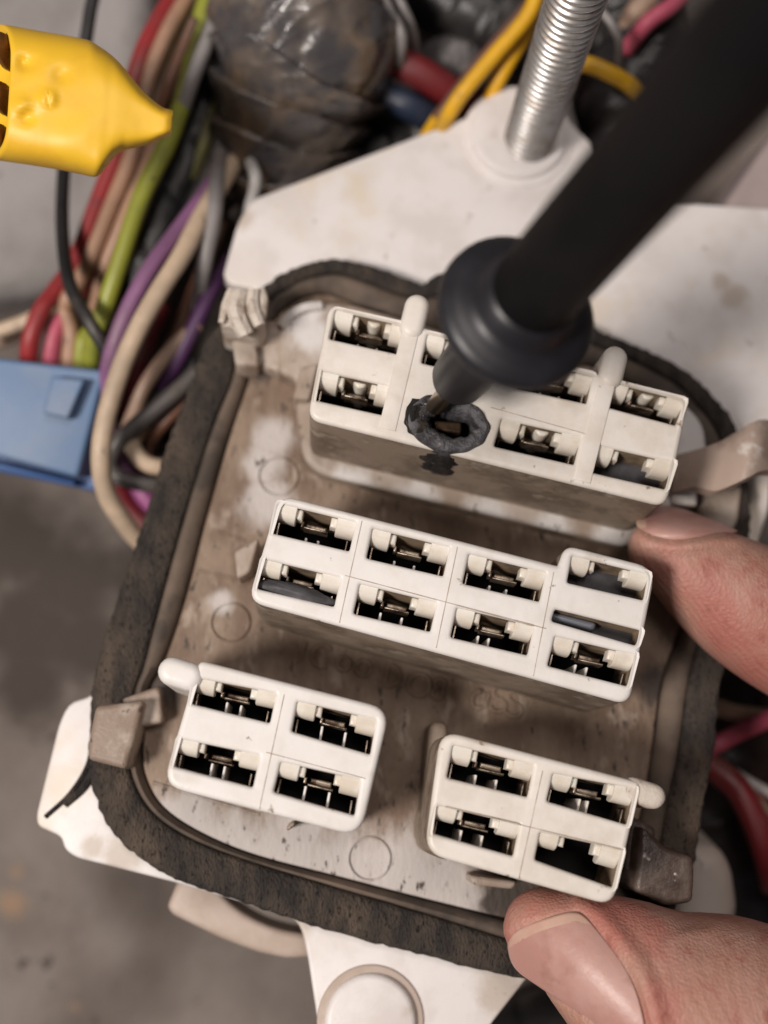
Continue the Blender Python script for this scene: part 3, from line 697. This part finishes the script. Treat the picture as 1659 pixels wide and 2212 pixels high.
def quad_fit(poly):
    xs, ys, zs = [], [], []
    x0, x1 = min(p[0] for p in poly), max(p[0] for p in poly); y0, y1 = min(p[1] for p in poly), max(p[1] for p in poly)
    for i in range(30):
        for j in range(30):
            x = x0 + (x1 - x0) * i / 29; y = y0 + (y1 - y0) * j / 29
            if pin(x, y, poly) > 0: continue
            h = bv.ray_cast(CAM, ray(x, y).normalized())[0]
            if h: xs.append((x - x0) / 300); ys.append((y - y0) / 300); zs.append(CAM.z - h.z)
    xs, ys, zs = map(np.array, (xs, ys, zs))
    A = np.stack([np.ones_like(xs), xs, ys, xs * xs, xs * ys, ys * ys], 1)
    co = np.linalg.lstsq(A, zs, rcond=None)[0]
    def f(x, y):
        X, Y = (x - x0) / 300, (y - y0) / 300
        return float(co @ np.array([1, X, Y, X * X, X * Y, Y * Y]))
    return f
fits = [quad_fit(TH), quad_fit(FN)]
for v in hm.vertices:
    x, y = proj(v.co)
    if not (-200 < x < 1900 and v.co.z > .02): continue
    for poly, band, fit in ((TH, 26, fits[0]), (FN, 16, fits[1])):
        if 1000 < x < 1480 and y > 1900 and poly is TH or 1340 < x < 1650 and 1060 < y < 1200 and poly is FN:
            if v.co.z < CAM.z - fit(x, y) - .004: continue
            d = pin(x, y, poly)
            if d < 0: v.co += ray(x, y).normalized() * (.00045 * min(1, -d / 10))
            elif d < band * 2:
                dl = .00075 * math.sin(PI * d / (band * 2))
                tipside = (x < 1240 and y < 2010) if poly is TH else False
                v.co -= ray(x, y).normalized() * dl * (.1 if tipside else 1)
    # creases of the thumb knuckle and of the finger
    if y > 1880 and x > 1400:
        t = (x - 1400) * .5 + (y - 2000) * .8
        v.co += v.normal * .00013 * math.sin(t / 9 + 3 * nz((x, y, 0), .012)) * max(0, 1 - abs(x - 1480) / 130) * max(0, 1 - abs(y - 2010) / 110)
hm.materials.append(M_skin); hm.shade_smooth()
ho = bpy.data.objects.new('hand', None); COL.objects.link(ho); ho.location = Lw(1500, 1800, -.02); ho.empty_display_size = .005
tag(ho, 'bare right side hand gripping the connector block between index finger and thumb', 'hand')
ho['label'] = 'bare hand gripping the connector block between forefinger and thumb at the right'
for v in hm.vertices: v.co -= ho.location
hb = bpy.data.objects.new('skin', hm); COL.objects.link(hb); hb.parent = ho
def nail(poly, fit, edge, lift, name_label):
    cxp = sum(p[0] for p in poly) / len(poly); cyp = sum(p[1] for p in poly) / len(poly)
    mb = MB(); rings = []; RN = 44
    for i in range(RN + 1):
        t = 1 - i / RN * .985; ring = []
        for (x, y) in poly:
            X, Y = cxp + (x - cxp) * t, cyp + (y - cyp) * t
            z = CAM.z - fit(X, Y) + lift - (.0008 if i == 0 else 0) + .0002 * (1 - t * t)
            ring.append(Wz(X, Y, z) - ho.location)
        rings.append(ring)
    mb.loft(rings[::1], cap=False)
    n = len(poly); mb.f.append(tuple(RN * n + k for k in range(n))); mb.m.append(0)
    for fi, f in enumerate(mb.f):
        c = sum((mb.v[i] for i in f), Vector()) / len(f) + ho.location
        x, y = proj(c)
        mb.m[fi] = 1 if edge(x, y) else 0
    return mb.build('nail', [M_nail, M_nedge], ho, sharp=0)
def th_edge(x, y):
    # cream free edge along the upper left rim
    ln = [(1080, 2062), (1130, 2030), (1190, 2005), (1240, 1990), (1275, 1996)]
    yy = np.interp(x, [p[0] for p in ln], [p[1] for p in ln]); return y < yy + 5 * nz((x, y, 0), .012) and x < 1290
nail(TH, fits[0], th_edge, .00025, '')
nail(FN, fits[1], lambda x, y: x < 1396 and y < 1140, .0001, '')

# ================================================================== yellow boot
yb = thing('terminal_boot', Wz(150, 220, .04), 'yellow vinyl double terminal boot lying over the wires at the upper left', 'terminal cover')
ZY = .051
def yp(px, py, dz=0): return Wz(px, py, ZY + dz) - yb.location
sec = [(-10, (52, 345), .0050), (20, (58, 350), .0050), (70, (68, 358), .0051), (130, (78, 368), .0050), (175, (87, 377), .0049), (207, (106, 384), .0047), (222, (116, 372), .0045), (240, (130, 345), .0044), (262, (152, 326), .0042), (300, (194, 318), .0038), (330, (218, 311), .0036), (354, (234, 300), .0035), (364, (235, 297), .0034), (373, (237, 295), .0030), (376, (240, 292), .0026)]
mb = MB(); rings = []
# section k lies along a line that leans the same way as the open end
sx = np.linspace(0, 1, 90)
xsn = [s[0] for s in sec]; tp = [s[1][0] for s in sec]; bt = [s[1][1] for s in sec]; hh = [s[2] for s in sec]
fine = np.linspace(xsn[0], xsn[-1], 380)
def soft(v):
    q = np.interp(fine, xsn, v); e = np.pad(q, 14, mode='edge'); e[:14] = q[0]; e[-14:] = q[-1]
    return np.convolve(np.pad(q, 14, mode='edge'), np.hanning(31)[1:-1] / np.hanning(31)[1:-1].sum(), 'valid')
tpS, btS, hhS = soft(tp), soft(bt), soft(hh)
for t in sx:
    x = xsn[0] + (xsn[-1] - xsn[0]) * (t ** .9)
    a = np.interp(x, fine, tpS); b = np.interp(x, fine, btS); h = np.interp(x, fine, hhS); ring = []
    lean = -.06
    for k in range(88):
        up = k < 44; vv = -1 + 2 * (k if up else k - 44) / 44
        cy_ = math.sin(PI / 2 * vv) * (1 if up else -1); sn = 1 if up else -1
        cz = sn * (1 - abs(cy_) ** 4.5) ** .5
        yy = (a + b) / 2 + (b - a) / 2 * cy_
        xx = x + lean * (yy - 200) + 34 * (1 - t) - 40 * (1 - t) ** 6 * (1 - cz) * .5 - 40 * (1 - t) * (1 - cz) * .25
        dent = .00022 * nz((xx, yy, 0), .014)
        for bx, by, br, bh in ((104, 213, 15, .0010), (104, 213, 5, -.0008), (54, 136, 13, -.0008), (48, 228, 17, .0007), (58, 252, 13, -.0007), (132, 160, 16, -.0005)):
            dent += bh * math.exp(-((xx - bx) ** 2 * .55 + (yy - by) ** 2) / br ** 2) if sn > 0 else 0
        ring.append(yp(xx, yy, cz * (h + dent)))
    rings.append(ring)
# inner wall of the open end
inner = []
mid = sum(rings[0], Vector()) / 88
mb.loft([[mid + (p - mid) * .86 + Vector((.004, 0, 0)) for p in rings[0]], [mid + (p - mid) * .88 for p in rings[0]], [mid + (p - mid) * .98 + Vector((-.0002, 0, 0)) for p in rings[0]]] + rings, cap=True)
mb.build('boot_body', M_yel, yb, sharp=60)
for y0, y1 in ((78, 148), (182, 246), (272, 322)):
    mb = MB(); rr = []
    for x, sc_, dz in ((-2, 1, .0034), (8, 1, .0034), (26, .96, .0028)):
        pass
    c = yp(9 - .06 * ((y0 + y1) / 2 - 200), (y0 + y1) / 2, .0014); rings = []
    for i in range(7):
        th = PI * (i + .05) / 6.1; rings.append([c + Vector((math.cos(th) * .0011, math.sin(th) * math.cos(2 * PI * k / 18) * (y1 - y0) / 2 / FPX * (CAM.z - ZY), math.sin(th) * math.sin(2 * PI * k / 18) * .0036)) for k in range(18)])
    mb.loft(rings); mb.build('opening_shade', M_yshade, yb)  # solid dark ellipsoid painted as the shade of an open hole
# ================================================================== blue connector
bc = thing('blue_connector', Wz(80, 910, .010), 'blue plastic wire connector with a raised latch at the left edge', 'connector')
ZB = .029
def bq(pts, z): return [Vector((p.x, p.y)) - Vector((bc.location.x, bc.location.y)) for p in (Wz(x, y, z) for x, y in pts)]
mb = MB(); mb.prism(rounded(bq([(-140, 757), (228, 800), (214, 850), (168, 1032), (0, 988), (-140, 950)], ZB), .0006, 3), .006 - bc.location.z, ZB - bc.location.z, bevel=.0006); mb.build('housing', M_blue, bc)
mb = MB(); mb.prism(rounded(bq([(-140, 770), (262, 812), (250, 880), (208, 1062), (0, 1020), (-140, 985)], ZB - .006), .0006, 3), .004 - bc.location.z, ZB - .006 - bc.location.z, bevel=.0005); mb.build('shroud', M_bluedk, bc)
mb = MB(); mb.prism(rounded(bq([(112, 812), (184, 820), (148, 905), (92, 893)], ZB + .002), .0004, 3), ZB - .001 - bc.location.z, ZB + .0022 - bc.location.z, bevel=.0004); mb.build('latch', M_blue, bc)
mb = MB(); mb.prism(rounded(bq([(-140, 975), (0, 1000), (160, 1040), (162, 1050), (0, 1012), (-140, 990)], ZB - .003), .0002, 2), .006 - bc.location.z, ZB - .003 - bc.location.z, bevel=.0003); mb.build('end_rib', M_bluedk, bc)

# ================================================================== taped loom
def bundle(name, pts, m, label, cat='wire loom', amp=.0008, wraps=9, seg=40, n=36, step=.0004, parent=None, ridge=0):
    P = spline([Wz(x, y, z) for x, y, z, r in pts], 16); R = [v.x for v in spline([Vector((r, 0, 0)) for *_, r in pts], 16)]
    mb = MB(); N = len(P); prev = None; rings = []
    for i in range(N):
        t = (P[min(i + 1, N - 1)] - P[max(i - 1, 0)]).normalized()
        if prev is None: prev = Vector((0, 0, 1))
        b = t.cross(prev).normalized(); nn = b.cross(t); prev = nn; ring = []
        for k in range(n):
            a = 2 * PI * k / n; u = i / (N - 1) * wraps
            ph = (u + .35 * math.cos(a) + .12 * nz((math.cos(a), math.sin(a), u), 1.3)) % 1
            p0 = P[i] + b * math.cos(a) * R[i] + nn * math.sin(a) * R[i]
            crease = abs(nz(p0 * 1 + Vector((u * .001, 0, 0)), 130)) * 1.6
            r = R[i] + step * (1 - ph) * 1.2 - amp * max(0, .35 - crease) * 2 + amp * .9 * nz(p0, 60) + amp * .3 * nz(p0, 400)
            if ridge:                                  # sharp diagonal wrinkles in the tape
                q = Vector((p0.x + p0.y * .8, p0.y - p0.x * .8, p0.z))
                q = Vector((q.x * .45, q.y * 1.3, q.z))
                e1 = 1 - abs(nz(q, 105)) * 2.4; e2 = 1 - abs(nz(q + Vector((.3, 0, 0)), 260)) * 2.6
                r += .00045 * max(0, e1) ** 3 + .00016 * max(0, e2) ** 3
            ring.append(P[i] + b * math.cos(a) * r + nn * math.sin(a) * r)
        rings.append(ring)
    mb.loft(rings); return tag(mb.build(name, m, sharp=0), label, cat)
def dense(pts, k=3):
    out = []
    for i in range(len(pts) - 1):
        for j in range(k): out.append(tuple(a + (b - a) * j / k for a, b in zip(pts[i], pts[i + 1])))
    out.append(pts[-1]); return [tuple(v) for v in out]
def sm4(pts, k=3):
    A = spline([Vector(p[:3]) for p in pts], k); B = spline([Vector((p[3], 0, 0)) for p in pts], k)
    return [(a.x, a.y, a.z, b.x) for a, b in zip(A, B)]
bundle('taped_loom', sm4([(645, -120, .020, .0112), (650, 0, .021, .0114), (655, 110, .0215, .0116), (632, 220, .019, .0100), (622, 320, .0165, .0086), (635, 420, .0135, .0078), (700, 560, .010, .007)], 9), M_tape,
       'fat wire loom wrapped in shiny grey tape behind the white plate', amp=.0005, wraps=8, n=150, step=.0015, ridge=1)
bundle('taped_loom', sm4([(505, -60, .010, .0045), (455, 130, .011, .0045), (415, 290, .012, .0048), (350, 470, .013, .0048), (295, 640, .013, .0045), (250, 790, .012, .0040), (330, 960, .010, .004), (450, 1050, .010, .004)], 3), M_btape,
       'black taped wire loom between the green and purple wires', amp=.0005, wraps=10, n=24)
bundle('taped_loom', sm4([(900, -60, .010, .006), (1010, 25, .012, .006), (1120, 60, .012, .006), (1300, 60, .012, .0055), (1420, 160, .010, .005)], 3), M_btape, 'black taped loom running behind the top of the threaded stud', amp=.0006, wraps=8, n=24)
bundle('taped_loom', sm4([(1290, 420, .008, .006), (1340, 250, .012, .0065), (1395, 90, .014, .007), (1300, -60, .014, .0065)], 3), M_btape, 'crumpled black taped loom beside the probe at the top right', amp=.0012, wraps=5, n=24)
bundle('taped_loom', sm4([(1500, 2330, .012, .007), (1230, 2250, .012, .0075), (1010, 2330, .010, .007), (860, 2480, .008, .007)], 3), M_btape, 'added black filler loom for the shade under the thumb at the bottom', amp=.0006, wraps=6, n=24)  # dark filler added where the floor lies in the hand's shade
bundle('taped_loom', sm4([(1700, 1380, .010, .008), (1590, 1560, .010, .008), (1560, 1760, .010, .008), (1700, 1950, .010, .008), (1900, 2080, .010, .008)], 3), M_btape, 'added black filler loom for the shade below the right side of the block', amp=.0006, wraps=6, n=24)  # loom put in to keep the shaded area beside the block dark
bundle('taped_loom', sm4([(1200, 420, .006, .006), (1080, 320, .006, .006), (930, 300, .006, .006), (800, 330, .006, .006), (700, 420, .006, .006)], 3), M_btape, 'black taped loom in the shade just behind the white plate', amp=.0006, wraps=6, n=24)

# ================================================================== single wires
def wire(colour, pts, r, label, name='wire', n=10, cat='wire'):
    P = spline([Wz(*p) for p in pts], 8)
    mb = MB(); mb.tube(P, r * .76, n); return tag(mb.build(name, WM[colour], sharp=0), label, cat, 'loose wires round the connector block')
W = wire
W('red', [(400, -40, .016), (340, 50, .020), (296, 150, .022), (255, 320, .022), (215, 430, .022), (165, 560, .022), (118, 631, .023), (89, 672, .024), (67, 731, .024), (60, 800, .022)], .0017, 'bright red wire at the outside of the bundle, ending in the blue connector')
W('pink', [(300, 330, .016), (250, 470, .018), (205, 580, .020), (160, 645, .021), (119, 718, .022), (106, 800, .021)], .0016, 'pink wire entering the blue connector next to the red one')
W('peach', [(420, -30, .017), (362, 70, .021), (318, 180, .022), (285, 330, .022), (235, 460, .023), (190, 570, .023), (150, 640, .023), (140, 670, .022), (154, 720, .022), (147, 800, .021)], .0015, 'peach wire bending into the blue connector beside the pink one')
W('tan', [(440, -30, .015), (375, 85, .018), (335, 190, .019), (300, 330, .020), (258, 450, .021), (220, 550, .021), (195, 640, .018), (185, 720, .015)], .0017, 'tan wire lying against the red wire under the yellow boot')
W('peach', [(470, -30, .014), (400, 110, .017), (352, 230, .019), (322, 350, .021), (288, 425, .023), (252, 512, .023), (215, 610, .021), (200, 690, .018)], .0013, 'thin peach wire just left of the green one')
W('green', [(460, -40, .018), (435, 40, .020), (402, 190, .021), (366, 300, .025), (310, 415, .027), (265, 550, .027), (228, 660, .026), (203, 730, .024), (196, 800, .021)], .0017, 'long yellow green wire running down the middle of the bundle')
W('green', [(250, 590, .020), (214, 690, .021), (180, 735, .022), (172, 800, .021)], .0014, 'short second yellow green wire at the blue connector')
W('black', [(210, -40, .024), (196, 20, .024), (183, 100, .024), (150, 260, .022), (137, 380, .024), (135, 500, .026), (150, 612, .029), (190, 690, .031), (230, 760, .030), (252, 830, .026)], .0012, 'thin black wire hanging down beside the yellow boot')
W('purple', [(520, 300, .018), (449, 412, .024), (391, 490, .028), (327, 577, .031), (277, 668, .032), (243, 758, .031), (232, 830, .028), (240, 950, .024), (290, 1030, .022), (370, 1060, .020)], .0015, 'purple wire running beside the long cream wire')
W('lavender', [(505, 330, .018), (437, 452, .023), (372, 548, .027), (312, 640, .029), (268, 730, .028), (245, 820, .025)], .0012, 'pale lavender wire tucked between the purple and cream wires')
W('cream', [(520, 330, .020), (444, 453, .027), (391, 554, .031), (341, 634, .033), (296, 716, .034), (256, 812, .0345), (226, 918, .0345), (218, 1001, .034), (231, 1068, .032), (263, 1122, .030), (304, 1170, .027), (380, 1230, .022)], .0017, 'long cream wire looping past the blue connector')
W('grey', [(475, 330, .022), (469, 382, .026), (462, 467, .028), (444, 554, .028), (435, 611, .026), (428, 700, .020)], .0014, 'light grey wire beside the corner of the white plate')
W('white', [(540, 350, .024), (552, 385, .026), (545, 430, .024), (520, 520, .020)], .0011, 'short white wire end under the taped grey loom')
W('darkred', [(345, 660, .020), (315, 720, .022), (290, 820, .022), (268, 905, .020), (250, 980, .018), (250, 1055, .018), (298, 1125, .018), (360, 1190, .018)], .0024, 'dark red wire inside the loop of the cream wire')
W('tan', [(430, 700, .026), (377, 747, .026), (318, 826, .026), (288, 893, .025), (262, 960, .022), (240, 1010, .020)], .0013, 'dusty tan wire crossing the dark red one')
W('darkgrey', [(430, 800, .026), (377, 850, .027), (300, 913, .028), (250, 962, .028), (238, 1005, .027), (262, 1034, .027), (337, 1048, .026), (420, 1050, .022)], .0015, 'dark grey wire turning back under the gasket edge')
W('black', [(420, 775, .022), (372, 840, .022), (312, 895, .022), (272, 950, .020), (320, 1000, .018), (400, 1010, .017)], .0026, 'thick black wire above the small cream loop')
W('cream', [(330, 905, .022), (287, 950, .026), (294, 980, .028), (318, 1002, .028), (356, 1010, .027), (430, 1010, .022)], .0015, 'small cream wire loop against the gasket edge')
W('brown', [(440, 830, .024), (377, 890, .025), (335, 940, .024), (318, 985, .020)], .0011, 'copper brown wire beside the gasket edge')
W('violet', [(500, 560, .020), (460, 622, .024), (426, 691, .026), (380, 785, .025), (330, 870, .021), (290, 940, .018)], .0015, 'deep violet wire next to the white plate corner')
W('magenta', [(255, 960, .017), (285, 1015, .019), (320, 1080, .019), (390, 1130, .018)], .0019, 'magenta wire under the dark grey wire')
W('cream', [(-40, 728, .018), (40, 700, .018), (78, 683, .018), (150, 640, .016), (240, 580, .013)], .0014, 'cream wire leaving the left edge of the picture above the blue connector')
W('tan', [(-40, 752, .013), (40, 725, .013), (100, 700, .013), (170, 640, .012)], .0012, 'dusty tan wire just below the cream one at the left edge')
W('grey', [(482, -30, .022), (455, 70, .024), (420, 160, .024), (392, 245, .022), (360, 330, .018)], .0014, 'grey wire at the left of the taped grey loom')
W('brown', [(420, 40, .024), (392, 110, .024), (360, 190, .024), (330, 280, .022)], .0009, 'thin brown wire crossing the top of the bundle')
W('olive', [(480, 140, .014), (450, 280, .016), (405, 400, .016), (360, 520, .015), (320, 640, .014)], .0012, 'dull olive wire lying on the black loom')
W('black', [(500, 200, .018), (470, 330, .019), (420, 440, .019), (350, 590, .018), (300, 720, .017)], .0019, 'black wire on top of the black loom')
W('brown', [(480, 480, .016), (430, 600, .018), (390, 700, .019), (350, 780, .018)], .0012, 'dark brown wire beside the violet one')
fill = random.Random(3)
for k in range(16):                                    # dull wires deep in the bundle
    q = fill.uniform(-1, 1); c = ['black', 'darkgrey', 'brown', 'olive', 'darkred', 'black'][k % 6]
    pts = []
    for (x, y, wd) in ((455, -40, 70), (400, 130, 75), (345, 300, 80), (290, 450, 85), (240, 600, 80), (215, 720, 60), (240, 860, 45), (310, 990, 40)):
        pts.append((x + q * wd + fill.uniform(-14, 14), y + fill.uniform(-10, 10), .012 + .005 * fill.random()))
    w_ = wire(c, pts, .0013, 'dull dusty wire deep inside the bundle at the upper left', n=8)
    w_['group'] = 'dull wires deep inside the bundle'
# top right
W('yellow', [(1165, -30, .028), (1139, 35, .028), (1066, 122, .027), (1003, 196, .026), (968, 250, .024), (930, 320, .020)], .0014, 'yellow wire left of the threaded stud, the longer of two')
W('yellow', [(1150, 30, .024), (1131, 78, .024), (1096, 137, .024), (1062, 205, .022), (1040, 290, .018)], .0014, 'yellow wire nearest the left side of the threaded stud')
W('yellow', [(1180, 190, .022), (1222, 145, .025), (1265, 138, .027), (1323, 161, .027), (1372, 194, .025), (1440, 270, .020)], .0015, 'yellow wire arching from the threaded stud towards the probe')
W('brown', [(1150, 0, .026), (1100, 60, .026), (1040, 130, .025), (985, 200, .023), (945, 255, .021)], .0011, 'brown wire lying along the yellow one')
W('yellow', [(985, 215, .021), (955, 240, .021), (915, 300, .018)], .0011, 'short yellow wire end at the plate edge')
W('darkred', [(790, 105, .018), (845, 130, .020), (912, 160, .020), (985, 207, .018), (1060, 260, .014)], .0030, 'thick dull red cable behind the white plate')
W('olive', [(840, 95, .018), (885, 125, .019), (940, 160, .017)], .0014, 'dull olive wire lying on the red cable')
W('blue', [(790, 180, .016), (840, 208, .018), (895, 236, .018), (970, 280, .014)], .0027, 'dark blue cable below the red cable')
W('grey', [(815, -30, .026), (845, 30, .026), (868, 80, .026), (862, 140, .022)], .0010, 'grey wire beside the top of the taped grey loom')
W('grey', [(845, -30, .024), (872, 20, .024), (892, 70, .022), (900, 130, .018)], .0009, 'second grey wire right of the taped grey loom')
W('grey', [(1270, -10, .028), (1300, 25, .029), (1326, 60, .029), (1338, 100, .027), (1330, 170, .022)], .0007, 'thin grey wire curving over the black loom by the stud')
W('white', [(1230, 120, .016), (1226, 170, .018), (1222, 215, .018), (1240, 290, .016)], .0009, 'white wire just right of the threaded stud')
W('darkred', [(1240, 90, .012), (1215, 160, .013), (1205, 230, .013)], .0020, 'dark red wire in the shade behind the stud')
W('pink', [(1500, -40, .022), (1456, 8, .024), (1400, 48, .024), (1350, 110, .020)], .0015, 'pink wire at the top edge beside the probe')
W('tan', [(1440, -30, .018), (1385, 12, .020), (1350, 60, .018)], .0020, 'tan wire beside the pink one at the top edge')
# right
W('pink', [(1700, 1535, .022), (1598, 1582, .024), (1545, 1610, .025), (1480, 1640, .022)], .0016, 'rose pink wire at the right below the forefinger')
W('cream', [(1500, 1515, .020), (1550, 1528, .022), (1592, 1540, .022), (1660, 1548, .018)], .0015, 'cream wire just below the forefinger')
W('darkred', [(1480, 1610, .022), (1530, 1650, .024), (1598, 1710, .026), (1645, 1812, .027), (1675, 1920, .026)], .0024, 'dark red wire curving down the right edge')
W('red', [(1620, 1700, .022), (1650, 1780, .024), (1672, 1860, .024), (1700, 1960, .022)], .0019, 'bright red wire at the right edge above the thumb')
W('white', [(1570, 1660, .020), (1612, 1686, .023), (1655, 1710, .023), (1720, 1745, .020)], .0010, 'thin white wire at the right edge below the pink one')
W('tan', [(1600, 1700, .022), (1648, 1745, .024), (1690, 1800, .023)], .0011, 'thin tan wire at the right edge beside the white one')

# ================================================================== other bits behind
def plate_thing(name, pts, z0, z1, m, label, cat, bev=.001, r=.002):
    mb = MB(); mb.prism(rounded([Vector((p.x, p.y)) for p in (Wz(x, y, z1) for x, y in pts)], r, 5), z0, z1, bevel=bev, seg=5)
    return tag(mb.build(name, m), label, cat)
plate_thing('plastic_sheath', [(905, 70), (960, 40), (1050, 55), (1080, 130), (1040, 190), (950, 180), (900, 140)], .003, .017, M_greyp, 'grey plastic sheath behind the yellow wires', 'sheath', .006, .004)
plate_thing('plastic_sheet', [(1545, 470), (1640, 330), (1700, 250), (1850, 250), (1850, 470)], .002, .018, M_pinkp, 'pinkish grey plastic panel at the right edge behind the probe', 'plastic sheet')
plate_thing('plastic_cover', [(1490, 1830), (1560, 1836), (1590, 1880), (1606, 1990), (1560, 2060), (1470, 2050)], .003, .034, M_offw, 'off white plastic cover showing above the thumb at the right', 'cover', .003, .004)
